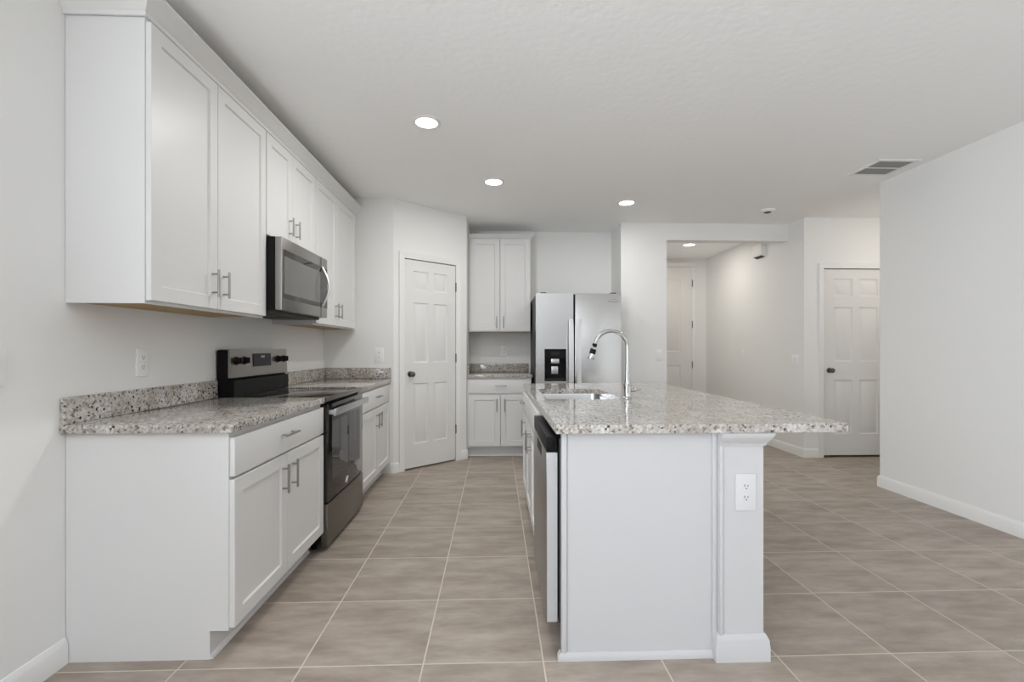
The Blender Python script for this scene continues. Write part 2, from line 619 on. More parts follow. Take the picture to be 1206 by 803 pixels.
def casing(name, O, U, Nn, w, z1, cw, label, left=True, right=True):
    """door trim: two legs and a head around an opening w wide from O along U"""
    O, U, Nn = Vector(O), Vector(U), Vector(Nn)
    bm = B()

    def strip(pts):
        # pts: quad outline (u,z) inner edge first; slightly thicker at the outer edge
        lo = [O + U * u + Vector((0, 0, z)) + Nn * G for u, z in pts]
        hi = [O + U * u + Vector((0, 0, z)) + Nn * d for (u, z), d in zip(pts, (0.010, 0.010, 0.018, 0.018))]
        a = [bm.verts.new(p) for p in lo]
        b = [bm.verts.new(p) for p in hi]
        for i in range(4):
            j = (i + 1) % 4
            bm.faces.new((a[i], a[j], b[j], b[i]))
        bm.faces.new(a[::-1])
        bm.faces.new(b)
    if left:
        strip([(0, 0), (0, z1), (-cw, z1 + cw), (-cw, 0)])
    if right:
        strip([(w, z1), (w, 0), (w + cw, 0), (w + cw, z1 + cw)])
    strip([(0, z1), (w, z1), (w + cw, z1 + cw), (-cw, z1 + cw)])
    # jamb lining
    for u0, u1, za, zb in ((-0.011, 0.0, 0.0, z1), (w, w + 0.011, 0.0, z1), (-0.011, w + 0.011, z1, z1 + 0.011)):
        q = []
        for n_ in (-0.098, 0.009):
            for z in (za, zb):
                for u in (u0, u1):
                    q.append(bm.verts.new(O + U * u + Vector((0, 0, z)) + Nn * n_))
        for f in ((0, 1, 3, 2), (4, 6, 7, 5), (0, 4, 5, 1), (2, 3, 7, 6), (0, 2, 6, 4), (1, 5, 7, 3)):
            bm.faces.new([q[i] for i in f])
    struct(name, bm, 'trim', label, 'door trim')


def knob_mesh(p, n):
    bm = B()
    lathe(bm, p, n, [(0, 0.030), (0.005, 0.030), (0.009, 0.026), (0.011, 0.012), (0.030, 0.011), (0.036, 0.018), (0.044, 0.026), (0.054, 0.028), (0.062, 0.024), (0.067, 0.012), (0.068, 0.0)])
    return bm


def hinge_mesh(p, U, n, h=0.09):
    bm = B()
    p = Vector(p)
    n = Vector(n)
    for k in range(3):
        cyl(bm, p + Vector((0, 0, h * k / 3 + 0.001)) + n * 0.006, p + Vector((0, 0, h * (k + 1) / 3 - 0.001)) + n * 0.006, 0.0075, seg=12)
    cyl(bm, p + Vector((0, 0, -0.004)) + n * 0.006, p + Vector((0, 0, h + 0.004)) + n * 0.006, 0.004, seg=10)
    return bm


# door 1: pantry, in the angled wall
U3 = Vector((PD.x, PD.y, 0))
N3 = Vector((PN.x, PN.y, 0))
w1 = DT1 - DT0
gap = 0.004
O1 = Vector((PA.x, PA.y, 0)) + U3 * (DT0 + gap) - N3 * 0.036
bm = B()
panel_slab(bm, O1 + Vector((0, 0, 0.016)), U3, (0, 0, 1), N3, w1 - 2 * gap, DZ - 0.016 - 0.007, 0.035, six_panels(w1 - 2 * gap, DZ - 0.023), DOOR_PROF)
d1 = struct('door_1', bm, 'door', 'white six panel pantry door in the angled wall, dark knob at left', 'door')
struct('door_knob', knob_mesh(O1 + U3 * 0.062 + N3 * 0.0355 + Vector((0, 0, 0.965)), N3), 'pewter', parent=d1)
for z in (0.30, 1.07, 1.84):
    struct('hinge', hinge_mesh(O1 + U3 * (w1 - 0.003) + N3 * 0.036 + Vector((0, 0, z)), U3, N3, 0.095), 'hinge', parent=d1)
casing('trim_2', (PA.x + PD.x * DT0, PA.y + PD.y * DT0, 0), U3, N3, w1, DZ, 0.062, 'white casing around the pantry door')

# door 2: at the right, partly behind the right wall
UX, NY = Vector((1, 0, 0)), Vector((0, -1, 0))
w2 = D2B - D2A
O2 = Vector((D2A + gap, YD + 0.045, 0.022))
bm = B()
panel_slab(bm, O2, UX, (0, 0, 1), NY, w2 - 2 * gap, D2Z - 0.029, 0.035, six_panels(w2 - 2 * gap, D2Z - 0.029), DOOR_PROF)
d2 = struct('door_2', bm, 'door', 'white six panel door partly hidden by the right wall, dark knob', 'door')
struct('door_knob', knob_mesh(O2 + Vector((0.07, -0.0355, 0.955)), NY), 'pewter', parent=d2)
casing('trim_3', (D2A, YD, 0), UX, NY, w2, D2Z, 0.058, 'white casing around the right door')

# door 3: tall door at the end of the hall
D3A, D3B, D3Z = 2.235, 3.186, 2.545
O3 = Vector((D3A, YHE - 0.032, 0.012))
bm = B()
w3 = D3B - D3A
panel_slab(bm, O3, UX, (0, 0, 1), NY, w3, D3Z - 0.012, 0.030, [(0.19, w3 - 0.19, 0.25, 0.935), (0.19, w3 - 0.19, 1.16, 2.33)], DOOR_PROF)
for v in bm.verts:
    v.co.y = min(v.co.y, YHE - 0.0005)
d3 = struct('door_3', bm, 'door', 'tall white door at the end of the hall with three dark hinges', 'door')
for z in (0.90, 1.555, 2.225):
    struct('hinge', hinge_mesh((D3B + 0.006, YHE - 0.062, z), UX, NY, 0.11), 'hinge', parent=d3)
bm = B()
box(bm, D3B + 0.007, D3B + 0.07, YHE - 0.05, YHE - G, 0, D3Z + 0.0055, 0.002)
box(bm, D3A - 0.07, D3A - 0.007, YHE - 0.05, YHE - G, 0, D3Z + 0.0055, 0.002)
box(bm, D3A - 0.07, D3B + 0.07, YHE - 0.05, YHE - G, D3Z + 0.006, D3Z + 0.075, 0.004)
struct('trim_4', bm, 'trim', 'white casing around the tall hall door', 'door trim')


# ------------------------------------------------------------------ cabinets
SHAKER = [(0.005, 0.009)]
DT = 0.021      # door thickness


def bar_pull(a, b, y, vertical=True, off=0.030, r=0.0055):
    """bar from a to b (local x,z) standing off in front of face y (towards -y)"""
    bm = B()
    A = Vector((a[0], y - off, a[1]))
    Bv = Vector((b[0], y - off, b[1]))
    d = (Bv - A).normalized()
    cyl(bm, A, Bv, r, seg=14)
    ln = (Bv - A).length
    for k in (0.16, 0.84):
        p = A + d * ln * k
        cyl(bm, p + Vector((0, off, 0)), p, r * 0.85, seg=12)
    return bm


def shaker_door(parent, x0, x1, z0, z1, pull=None, rail=0.058, name='door'):
    bm = B()
    panel_slab(bm, (x0, -0.001, z0), (1, 0, 0), (0, 0, 1), (0, -1, 0), x1 - x0, z1 - z0, DT, [(rail, x1 - x0 - rail, rail, z1 - z0 - rail)], SHAKER)
    d = obj(name, bm, 'cabinet', parent)
    if pull:
        obj('handle', bar_pull(*pull, y=-0.001 - DT), 'nickel', d)
    return d


def slab_drawer(parent, x0, x1, z0, z1, pull=None):
    bm = B()
    box(bm, x0, x1, -0.001 - DT, -0.001, z0, z1, 0.002)
    d = obj('drawer', bm, 'cabinet', parent)
    if pull:
        obj('handle', bar_pull(*pull, y=-0.001 - DT), 'nickel', d)
    return d


CT0, CT1 = 0.895, 0.930      # underside and top of the counters
TOE = 0.112


def base_body(parent, w, depth, h=CT0, left_panel=True, right_panel=True):
    t = 0.018
    bm = B()
    for x0, x1 in ((0, t), (w - t, w)):
        prismx(bm, [(0, TOE), (0, h), (depth, h), (depth, 0), (0.072, 0), (0.072, TOE)], x0, x1)
    box(bm, t, w - t, 0.02, depth - 0.01, TOE, TOE + t)
    box(bm, t, w - t, depth - 0.012, depth, 0, h)
    # face frame
    box(bm, t, 0.04, 0, 0.018, TOE, h)
    box(bm, w - 0.04, w - t, 0, 0.018, TOE, h)
    box(bm, 0.04, w - 0.04, 0, 0.018, h - 0.04, h)
    box(bm, 0.04, w - 0.04, 0, 0.018, 0.69, 0.73)
    box(bm, 0.04, w - 0.04, 0, 0.018, TOE, TOE + 0.035)
    obj('cabinet_body', bm, 'cabinet', parent)
    bm = B()
    box(bm, t, w - t, 0.074, 0.090, 0.001, TOE)
    prismx(bm, [(0.0735, 0.001), (0.0735, 0.019), (0.066, 0.014), (0.061, 0.001)], 0.001, w - 0.001)
    obj('toe_kick', bm, 'cabinet', parent)


def prismx(bm, poly, x0, x1):
    """polygon in (y,z) extruded along x"""
    a = [bm.verts.new((x0, y, z)) for y, z in poly]
    b = [bm.verts.new((x1, y, z)) for y, z in poly]
    n = len(poly)
    for i in range(n):
        j = (i + 1) % n
        bm.faces.new((a[i], a[j], b[j], b[i]))
    bm.faces.new(a[::-1])
    bm.faces.new(b)
    return bm


XF = -1.052       # face of the left base cabinets
R90 = PI / 2

# --- near base cabinet
Y0, Y1 = 1.890, 2.858
wA = Y1 - Y0
t = thing('base_cabinet', 'white base cabinet left of the range, nearest, with a broad bare side panel', 'cabinet', (XF, Y0, 0), R90)
base_body(t, wA, XF - XL - 0.002)
mid = wA / 2 - 0.012
slab_drawer(t, 0.004, wA - 0.006, 0.718, 0.872, ((mid - 0.075, 0.805), (mid + 0.075, 0.805)))
shaker_door(t, 0.004, mid - 0.002, 0.122, 0.706, ((mid - 0.052, 0.525), (mid - 0.052, 0.665)))
shaker_door(t, mid + 0.002, wA - 0.006, 0.122, 0.706, ((mid + 0.052, 0.525), (mid + 0.052, 0.665)))

# --- far base cabinet
Y0, Y1 = 3.632, 4.640
wB = Y1 - Y0
t = thing('base_cabinet', 'white base cabinet between the range and the pantry wall', 'cabinet', (XF, Y0, 0), R90)
base_body(t, wB, XF - XL - 0.002)
mid = 0.50
slab_drawer(t, 0.004, wB - 0.04, 0.718, 0.872, ((mid - 0.075, 0.805), (mid + 0.075, 0.805)))
shaker_door(t, 0.004, mid - 0.002, 0.122, 0.706, ((mid - 0.045, 0.535), (mid - 0.045, 0.665)))
shaker_door(t, mid + 0.002, wB - 0.04, 0.122, 0.706, ((mid + 0.045, 0.535), (mid + 0.045, 0.665)))

# --- back base cabinet
xb0, xb1 = PB.x + 0.003, 0.400
YBF = 5.285
t = thing('base_cabinet', 'small white base cabinet on the back wall, between pantry and refrigerator', 'cabinet', (xb0, YBF, 0), 0)
wC = xb1 - xb0
base_body(t, wC, YB - YBF - 0.002)
mid = 0.052 - xb0
slab_drawer(t, 0.022, wC - 0.004, 0.722, 0.872, ((mid - 0.065 + 0.005, 0.806), (mid + 0.065 + 0.005, 0.806)))
shaker_door(t, 0.022, mid - 0.002, 0.130, 0.704, ((mid - 0.040, 0.52), (mid - 0.040, 0.66)))
shaker_door(t, mid + 0.002, wC - 0.004, 0.130, 0.704, ((mid + 0.048, 0.52), (mid + 0.048, 0.66)))


# --- upper cabinets
def upper_body(parent, w, depth, z0, z1):
    tt = 0.018
    bm = B()
    box(bm, tt, w - tt, depth - 0.01, depth, z0 + 0.019, z1)
    box(bm, tt, w - tt, 0.0, depth - 0.01, z1 - tt, z1)
    box(bm, 0, tt, 0, depth, z0, z1)
    box(bm, w - tt, w, 0, depth, z0, z1)
    box(bm, tt, w - tt, 0, 0.02, z0, z0 + 0.045)
    box(bm, tt, 0.045, 0, 0.02, z0 + 0.045, z1 - tt)
    box(bm, w - 0.045, w - tt, 0, 0.02, z0 + 0.045, z1 - tt)
    obj('cabinet_body', bm, 'cabinet', parent)
    bm = B()
    box(bm, tt, w - tt, 0.0205, depth - 0.0105, z0 + 0.005, z0 + 0.0185)
    obj('bottom_panel', bm, 'tan', parent, label='bare tan plywood underside')


XUF = -1.3725
UDEP = XUF - XL - 0.002
UZ0, UZ1 = 1.402, 2.520
DZ0, DZ1 = 1.414, 2.505


def upper(label, y0, y1, z0, dz0, split, hz, dx, x_end=None):
    t = thing('wall_cabinet', label, 'cabinet', (XUF, y0, 0), R90)
    w = y1 - y0
    upper_body(t, w, UDEP, z0, UZ1)
    s = split - y0
    e = (x_end - y0) if x_end else w
    shaker_door(t, 0.004, s - 0.002, dz0, DZ1, ((s - dx, hz[0]), (s - dx, hz[1])))
    shaker_door(t, s + 0.002, e - 0.004, dz0, DZ1, ((s + dx, hz[0]), (s + dx, hz[1])))
    return t


upper('tall white wall cabinet nearest the viewer, left of the microwave', 1.888, 2.819, UZ0, DZ0, 2.335, (1.47, 1.60), 0.045)
upper('short white wall cabinet directly above the microwave', 2.821, 3.579, 1.888, 1.898, 3.172, (1.955, 2.075), 0.050)
upper('tall white wall cabinet between the microwave and the pantry wall', 3.581, 4.640, UZ0, DZ0, 4.055, (1.475, 1.60), 0.045, 4.575)

CROWN = [(0, 0), (0.010, 0), (0.012, 0.016), (0.020, 0.022), (0.052, 0.070), (0.058, 0.076), (0.058, 0.088), (0, 0.088)]
bm = sweep(B(), [(XL + 0.001, 1.8875), (XUF, 1.8875), (XUF, 4.643)], CROWN, 2.5215)
bm2 = bm
tag(obj('crown_molding', bm, 'cabinet'), 'long white crown molding along the top of the left wall cabinets', 'molding')

# --- back wall cabinet
YU = 5.575
xu0, xu1 = PB.x + 0.003, 0.412
t = thing('wall_cabinet', 'white two door wall cabinet on the back wall beside the refrigerator', 'cabinet', (xu0, YU, 0), 0)
wU = xu1 - xu0
upper_body(t, wU, YB - YU - 0.002, 1.418, 2.525)
s = 0.050 - xu0
shaker_door(t, 0.020, s - 0.002, 1.428, 2.512, ((s - 0.040, 1.462), (s - 0.040, 1.60)))
shaker_door(t, s + 0.002, wU - 0.004, 1.428, 2.512, ((s + 0.042, 1.462), (s + 0.042, 1.60)))
CROWN_S = [(0, 0), (0.008, 0), (0.012, 0.010), (0.032, 0.034), (0.036, 0.038), (0.036, 0.046), (0, 0.046)]
bm = sweep(B(), [(xu0, YU - 0.0005), (xu1 + 0.0005, YU - 0.0005), (xu1 + 0.0005, YB - 0.002)], CROWN_S, 2.5265)
tag(obj('crown_molding', bm, 'cabinet'), 'short white crown molding on top of the back wall cabinet', 'molding')


# ------------------------------------------------------------------ countertops
def slab(bm, x0, x1, y0, y1, z0=CT0 + 0.0003, z1=CT1):
    return box(bm, x0, x1, y0, y1, z0, z1, 0.004)


XCF = -1.022
t = thing('countertop', 'speckled granite countertop left of the range with backsplash strip', 'countertop', (XL + 0.001, 1.862, CT0))
o = Vector((XL + 0.001, 1.862, CT0))


def local(bm, o):
    bmesh.ops.translate(bm, verts=bm.verts[:], vec=-Vector(o))
    return bm


obj('slab', local(slab(B(), XL + 0.001, XCF, 1.862, 2.859), o), 'granite', t)
obj('backsplash', local(slab(B(), XL + 0.001, XL + 0.022, 1.864, 2.859, CT1 + 0.0003, 1.035), o), 'granite', t)

o = Vector((XL + 0.001, 3.631, CT0))
t = thing('countertop', 'speckled granite countertop in the corner beyond the range', 'countertop', o)
obj('slab', local(slab(B(), XL + 0.001, XCF, 3.631, 4.644), o), 'granite', t)
obj('backsplash', local(slab(B(), XL + 0.001, XL + 0.022, 3.631, 4.644, CT1 + 0.0003, 1.035), o), 'granite', t)
obj('side_splash', local(slab(B(), XL + 0.0225, XCF, 4.623, 4.644, CT1 + 0.0003, 1.035), o), 'granite', t)

o = Vector((xb0, YBF - 0.035, CT0))
t = thing('countertop', 'short granite countertop on the back wall beside the refrigerator', 'countertop', o)
obj('slab', local(slab(B(), PB.x + 0.001, 0.412, YBF - 0.035, YB - 0.001), o), 'granite', t)
obj('backsplash', local(slab(B(), PB.x + 0.022, 0.412, YB - 0.021, YB - 0.001, CT1 + 0.0003, 1.035), o), 'granite', t)
obj('side_splash', local(slab(B(), PB.x + 0.001, PB.x + 0.0215, YBF, YB - 0.001, CT1 + 0.0003, 1.035), o), 'granite', t)

# island top with a rounded cut-out for the sink
IX0, IX1, IY0, IY1 = 0.232, 1.388, 1.800, 3.925
SX0, SX1, SY0, SY1 = 0.300, 0.738, 2.700, 3.400


def rrect(x0, x1, y0, y1, r, n=5):
    pts = []
    for cx, cy, a in ((x1 - r, y0 + r, -PI / 2), (x1 - r, y1 - r, 0), (x0 + r, y1 - r, PI / 2), (x0 + r, y0 + r, PI)):
        for k in range(n + 1):
            q = a + PI / 2 * k / n
            pts.append((cx + r * math.cos(q), cy + r * math.sin(q)))
    return pts


def slab_with_hole(outer, inner, z0, z1):
    bm = B()
    loops = {}
    for z in (z0, z1):
        es = []
        for key, poly in (('o', outer), ('i', inner)):
            vs = [bm.verts.new((x, y, z)) for x, y in poly]
            loops[key, z] = vs
            es += [bm.edges.new((vs[i], vs[(i + 1) % len(vs)])) for i in range(len(vs))]
        bmesh.ops.triangle_fill(bm, use_beauty=True, edges=es)
    for key in 'oi':
        a, b = loops[key, z0], loops[key, z1]
        for i in range(len(a)):
            j = (i + 1) % len(a)
            bm.faces.new((a[i], a[j], b[j], b[i]))
    return bm


o = Vector((IX0, IY0, CT0))
bm = slab_with_hole(rrect(IX0, IX1, IY0, IY1, 0.006, 3), rrect(SX0, SX1, SY0, SY1, 0.05), CT0 + 0.0003, CT1)
isl = obj('countertop', local(bm, o), 'granite')
isl.location = o
tag(isl, 'long pale granite island countertop holding the sink and faucet', 'countertop')

# ------------------------------------------------------------------ sink
t = thing('sink', 'stainless undermount sink sunk into the island countertop', 'sink', ((SX0 + SX1) / 2, (SY0 + SY1) / 2, 0.70))
bm = B()
cx, cy = (SX0 + SX1) / 2, (SY0 + SY1) / 2
rings = []
prof = [(0.020, CT0 - 0.0005), (-0.001, CT0 - 0.0005), (-0.003, CT0 - 0.008), (-0.010, 0.735), (-0.030, 0.716), (-0.060, 0.712)]
prof += [(-0.062, 0.709), (-0.028, 0.712), (-0.006, 0.733), (0.000, CT0 - 0.010), (0.020, CT0 - 0.004)]
for off, z in prof:
    pts = rrect(SX0 - off, SX1 + off, SY0 - off, SY1 + off, max(0.012, 0.05 + off * 0.6), 5)
    rings.append([bm.verts.new((x - cx, y - cy, z - 0.70)) for x, y in pts])
n = len(rings[0])
for a, b in zip(rings, rings[1:] + rings[:1]):
    if a is rings[5]:
        continue
    for i in range(n):
        j = (i + 1) % n
        bm.faces.new((a[i], a[j], b[j], b[i]))
bm.faces.new(rings[5])
bm.faces.new(rings[6][::-1])
obj('basin', bm, 'sink', t)
bm = B()
lathe(bm, (0, 0, 0.0125), (0, 0, 1), [(0, 0.045), (0.003, 0.045), (0.004, 0.038), (0.0015, 0.030), (0.0015, 0.006), (0.006, 0.005), (0.006, 0)])
obj('drain', bm, 'chrome', t)

# ------------------------------------------------------------------ faucet
fx, fy = 0.783, 2.775
t = thing('faucet', 'tall chrome gooseneck pull down faucet beside the island sink', 'faucet', (fx, fy, CT1))
bm = B()
lathe(bm, (0, 0, 0.0003), (0, 0, 1), [(0, 0.030), (0.004, 0.030), (0.007, 0.026), (0.012, 0.024), (0.070, 0.023), (0.072, 0.026), (0.082, 0.026), (0.084, 0.020), (0.10, 0.0165), (0.20, 0.0135), (0.205, 0.0)], 28)
obj('base', bm, 'chrome', t)
pts = []
R = 0.098
for k in range(7):
    pts.append((0, 0, 0.19 + (0.300 - 0.19) * k / 6))
for k in range(1, 19):
    a = PI * k / 18 * 0.935
    pts.append((-R + R * math.cos(a), 0, 0.300 + R * math.sin(a)))
bm = B()
tube(bm, pts, 0.0118, 18)
obj('spout', bm, 'chrome', t)
end = Vector(pts[-1])
dirn = (Vector(pts[-1]) - Vector(pts[-2])).normalized()
bm = B()
lathe(bm, end - dirn * 0.002, dirn, [(0, 0.0125), (0.004, 0.015), (0.012, 0.015), (0.014, 0.0125), (0.020, 0.0125)], 20)
obj('hose_collar', bm, 'black_plastic', t)
bm = B()
lathe(bm, end + dirn * 0.0185, dirn, [(0, 0.013), (0.004, 0.0155), (0.03, 0.017), (0.055, 0.0195), (0.068, 0.0215), (0.074, 0.020), (0.075, 0.0)], 24)
sh = obj('spray_head', bm, 'chrome', t)
bm = B()
lathe(bm, end + dirn * 0.0185, dirn, [(0.012, 0.0150), (0.013, 0.0178), (0.042, 0.0192), (0.043, 0.0160)], 24, True)
obj('spray_grip', bm, 'black_plastic', sh)
bm = B()
cyl(bm, (0.018, 0, 0.045), (0.050, 0, 0.045), 0.011, 0.010)
tube(bm, [(0.046, 0, 0.045), (0.055, 0, 0.049), (0.068, 0, 0.050), (0.080, 0, 0.051)], [0.010, 0.0075, 0.0065, 0.0075], 14)
obj('lever', bm, 'chrome', t)

# ------------------------------------------------------------------ island
YI = 1.842
t = thing('island_base', 'white island end panel and half wall with corner post under the granite top', 'kitchen island', (0.25, YI, 0))
o = Vector((0.25, YI, 0))
bm = B()
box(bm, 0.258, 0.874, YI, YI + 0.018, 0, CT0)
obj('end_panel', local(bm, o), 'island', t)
bm = B()
box(bm, 0.258, 0.278, YI - 0.010, YI - 0.0003, 0.030, CT0, 0.003)
obj('edge_strip', local(bm, o), 'island', t)
bm = B()
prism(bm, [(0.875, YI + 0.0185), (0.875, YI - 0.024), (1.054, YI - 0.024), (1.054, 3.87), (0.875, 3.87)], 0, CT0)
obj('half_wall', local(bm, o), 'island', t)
bm = B()
box(bm, 0.857, 0.8745, YI - 0.012, YI - 0.0003, 0.030, CT0, 0.004)
box(bm, 0.876, 0.890, YI - 0.033, YI - 0.0245, 0.10, 0.842, 0.003)
obj('post_bead', local(bm, o), 'island', t)
PBASE = [(0, 0), (0.018, 0), (0.018, 0.060), (0.016, 0.064), (0.016, 0.080), (0.012, 0.090), (0.005, 0.104), (0, 0.106)]
bm = sweep(B(), [(0.8745, YI - 0.0003), (0.8745, YI - 0.0243), (1.0545, YI - 0.0243), (1.0545, 3.8705)], PBASE, 0.0005)
obj('post_base_molding', local(bm, o), 'island', t)
PCAP = [(0, 0), (0.006, 0), (0.008, 0.010), (0.012, 0.014), (0.022, 0.030), (0.030, 0.044), (0.031, 0.052), (0, 0.052)]
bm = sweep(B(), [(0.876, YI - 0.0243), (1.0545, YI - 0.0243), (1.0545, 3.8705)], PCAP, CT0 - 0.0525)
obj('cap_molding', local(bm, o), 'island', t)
SHOE = [(0, 0), (0.014, 0), (0.014, 0.012), (0.010, 0.022), (0.004, 0.030), (0, 0.030)]
bm = sweep(B(), [(0.2575, YI + 0.018), (0.2575, YI - 0.0003), (0.856, YI - 0.0003)], SHOE, 0.0005)
obj('shoe_molding', local(bm, o), 'island', t)

# island cabinets facing the range
XI = 0.246
R270 = -PI / 2
Ya, Yb = 2.535, 3.449
t = thing('base_cabinet', 'white island sink cabinet next to the dishwasher', 'cabinet', (XI, Yb, 0), R270)
wI = Yb - Ya
tt = 0.018
base_body(t, wI, 0.62)
mid = wI / 2
slab_drawer(t, 0.004, wI - 0.004, 0.718, 0.872)
shaker_door(t, 0.004, mid - 0.002, 0.122, 0.706, ((mid - 0.045, 0.565), (mid - 0.045, 0.69)))
shaker_door(t, mid + 0.002, wI - 0.004, 0.122, 0.706, ((mid + 0.045, 0.565), (mid + 0.045, 0.69)))
Ya, Yb = 3.451, 3.870
t = thing('base_cabinet', 'narrow white island cabinet at the end nearest the refrigerator', 'cabinet', (XI, Yb, 0), R270)
wI = Yb - Ya
base_body(t, wI, 0.62)
slab_drawer(t, 0.004, wI - 0.004, 0.718, 0.872, ((wI / 2 - 0.06, 0.80), (wI / 2 + 0.06, 0.80)))
shaker_door(t, 0.004, wI - 0.004, 0.122, 0.706, ((wI - 0.05, 0.565), (wI - 0.05, 0.69)))

# ------------------------------------------------------------------ dishwasher (faces the range)
Ya, Yb = 1.915, 2.525
t = thing('dishwasher', 'stainless dishwasher with black top edge at the near end of the island', 'dishwasher', (0.2525, Yb, 0), R270)
wD = Yb - Ya
bm = B()
box(bm, 0.004, wD - 0.004, 0.006, 0.58, 0.10, 0.855)
obj('tub', bm, 'dark_grey', t)
bm = B()
box(bm, 0.004, wD - 0.004, 0.05, 0.08, 0.002, 0.0995)
obj('toe_kick', bm, 'black', t)
bm = B()
box(bm, 0, wD, -0.046, 0.0, 0.104, 0.800, 0.004)
dd = obj('door', bm, 'dw_steel', t)
bm = B()
box(bm, wD + 0.0003, wD + 0.0015, -0.043, -0.001, 0.108, 0.798)
obj('door_edge', bm, 'dw_side', dd)
bm = B()
box(bm, 0, wD, -0.046, 0.0, 0.8005, 0.864, 0.005)
obj('control_strip', bm, 'black', t)
bm = B()
prismx(bm, [(-0.0463, 0.785), (-0.0463, 0.745), (-0.0475, 0.741), (-0.0475, 0.789)], wD / 2 - 0.10, wD / 2 + 0.10)
obj('handle_pocket', bm, 'black_plastic', dd)

# ------------------------------------------------------------------ range (faces the island)
Y0r = 2.866
wR = 0.758
t = thing('range', 'freestanding electric range with stainless panel and black glass door', 'range', (XF, Y0r, 0), R90)
bm = B()
box(bm, 0, wR, 0.0, 0.610, 0.085, 0.905)
for px in (0.05, wR - 0.05):
    for py in (0.06, 0.55):
        cyl(bm, (px, py, 0.0005), (px, py, 0.085), 0.018, seg=12)
obj('body', bm, 'black', t)
bm = B()
box(bm, 0.001, wR - 0.001, -0.026, 0.565, 0.9055, 0.930, 0.003)
ck = obj('cooktop', bm, 'black_glass', t)
bm = B()
box(bm, 0.0, wR, -0.036, -0.0265, 0.902, 0.931, 0.003)
obj('cooktop_trim', bm, 'dark_steel', ck)
ringm = mat('burner_ring_print', (0.10, 0.10, 0.10), 0.12)
for bxx, byy, br in ((0.20, 0.13, 0.105), (0.56, 0.13, 0.085), (0.20, 0.40, 0.085), (0.56, 0.40, 0.105), (0.38, 0.44, 0.06)):
    bm = B()
    lathe(bm, (bxx, byy, 0.9301), (0, 0, 1), [(0, br), (0.0004, br), (0.0004, br - 0.004), (0, br - 0.004)], 40, True)
    obj('burner', bm, ringm, ck)
# oven door
bm = B()
box(bm, 0.004, wR - 0.004, -0.038, -0.0005, 0.290, 0.885, 0.004)
od = obj('oven_door', bm, 'black_glass', t)
bm = B()
box(bm, 0.085, wR - 0.085, -0.0392, -0.0383, 0.41, 0.775)
obj('window', bm, mat('oven_window_glass', (0.03, 0.028, 0.027), 0.03, spec=0.7), od)
bm = B()
box(bm, 0.012, wR - 0.012, -0.088, -0.070, 0.815, 0.858, 0.006)
for px in (0.035, wR - 0.035):
    box(bm, px - 0.014, px + 0.014, -0.072, -0.0383, 0.823, 0.850, 0.003)
obj('handle', bm, 'steel', od)
bm = B()
lathe(bm, (0.37, -0.0383, 0.335), (0, -1, 0), [(0, 0.020), (0.0012, 0.020), (0.0012, 0.0155), (0, 0.0155)], 28, True)
tube(bm, [(0.345, -0.0392, 0.322), (0.36, -0.0392, 0.331), (0.385, -0.0392, 0.342), (0.40, -0.0392, 0.352)], [0.002, 0.0035, 0.0035, 0.002], 8)
obj('badge', bm, 'white_mark', od)
# storage drawer
bm = B()
box(bm, 0.004, wR - 0.004, -0.040, -0.0005, 0.030, 0.283, 0.004)
obj('drawer', bm, 'dark_steel', t)
# backguard
bm = B()
box(bm, 0.0, wR, 0.548, 0.612, 0.930, 1.214, 0.003)
bg = obj('backguard', bm, 'black', t)
bm = B()
prismx(bm, [(0.520, 0.9305), (0.520, 1.030), (0.5475, 1.036), (0.5475, 0.9305)], 0.02, wR - 0.002)
obj('vent_shelf', bm, 'black_plastic', bg)
bm = B()
prismx(bm, [(0.528, 1.046), (0.536, 1.219), (0.600, 1.219), (0.600, 1.2145), (0.5475, 1.2145), (0.5475, 1.046)], 0.002, wR - 0.002)
obj('control_panel', bm, 'panel_steel', bg)
cpN = Vector((0, -1, 0.046)).normalized()


def cp(x, z):
    return Vector((x, 0.528 + (z - 1.046) * 0.046 - 0.0006, z))


for kx in (0.062, 0.152, 0.606, 0.698):
    bm = B()
    lathe(bm, cp(kx, 1.148), cpN, [(0, 0.026), (0.004, 0.026), (0.006, 0.021), (0.026, 0.0185), (0.029, 0.015), (0.029, 0)], 24)
    box(bm, kx - 0.005, kx + 0.005, cp(kx, 1.148).y - 0.036, cp(kx, 1.148).y - 0.028, 1.132, 1.168, 0.002)
    obj('knob', bm, 'black_plastic', bg)
bm = B()
a, b, c, d = cp(0.262, 1.105), cp(0.500, 1.105), cp(0.500, 1.190), cp(0.262, 1.190)
vs = [bm.verts.new(p + cpN * 0.0003) for p in (a, b, c, d)] + [bm.verts.new(p + cpN * 0.003) for p in (a, b, c, d)]
for f in ((0, 1, 2, 3), (4, 5, 6, 7), (0, 1, 5, 4), (1, 2, 6, 5), (2, 3, 7, 6), (3, 0, 4, 7)):
    bm.faces.new([vs[i] for i in f])
dsp = obj('display', bm, 'screen', bg)
bm = B()
for k in range(3):
    p = cp(0.362 + 0.017 * k, 1.162)
    box(bm, p.x, p.x + 0.010, p.y - 0.0042, p.y - 0.0034, p.z, p.z + 0.014)
obj('clock_digits', bm, 'white_mark', dsp)

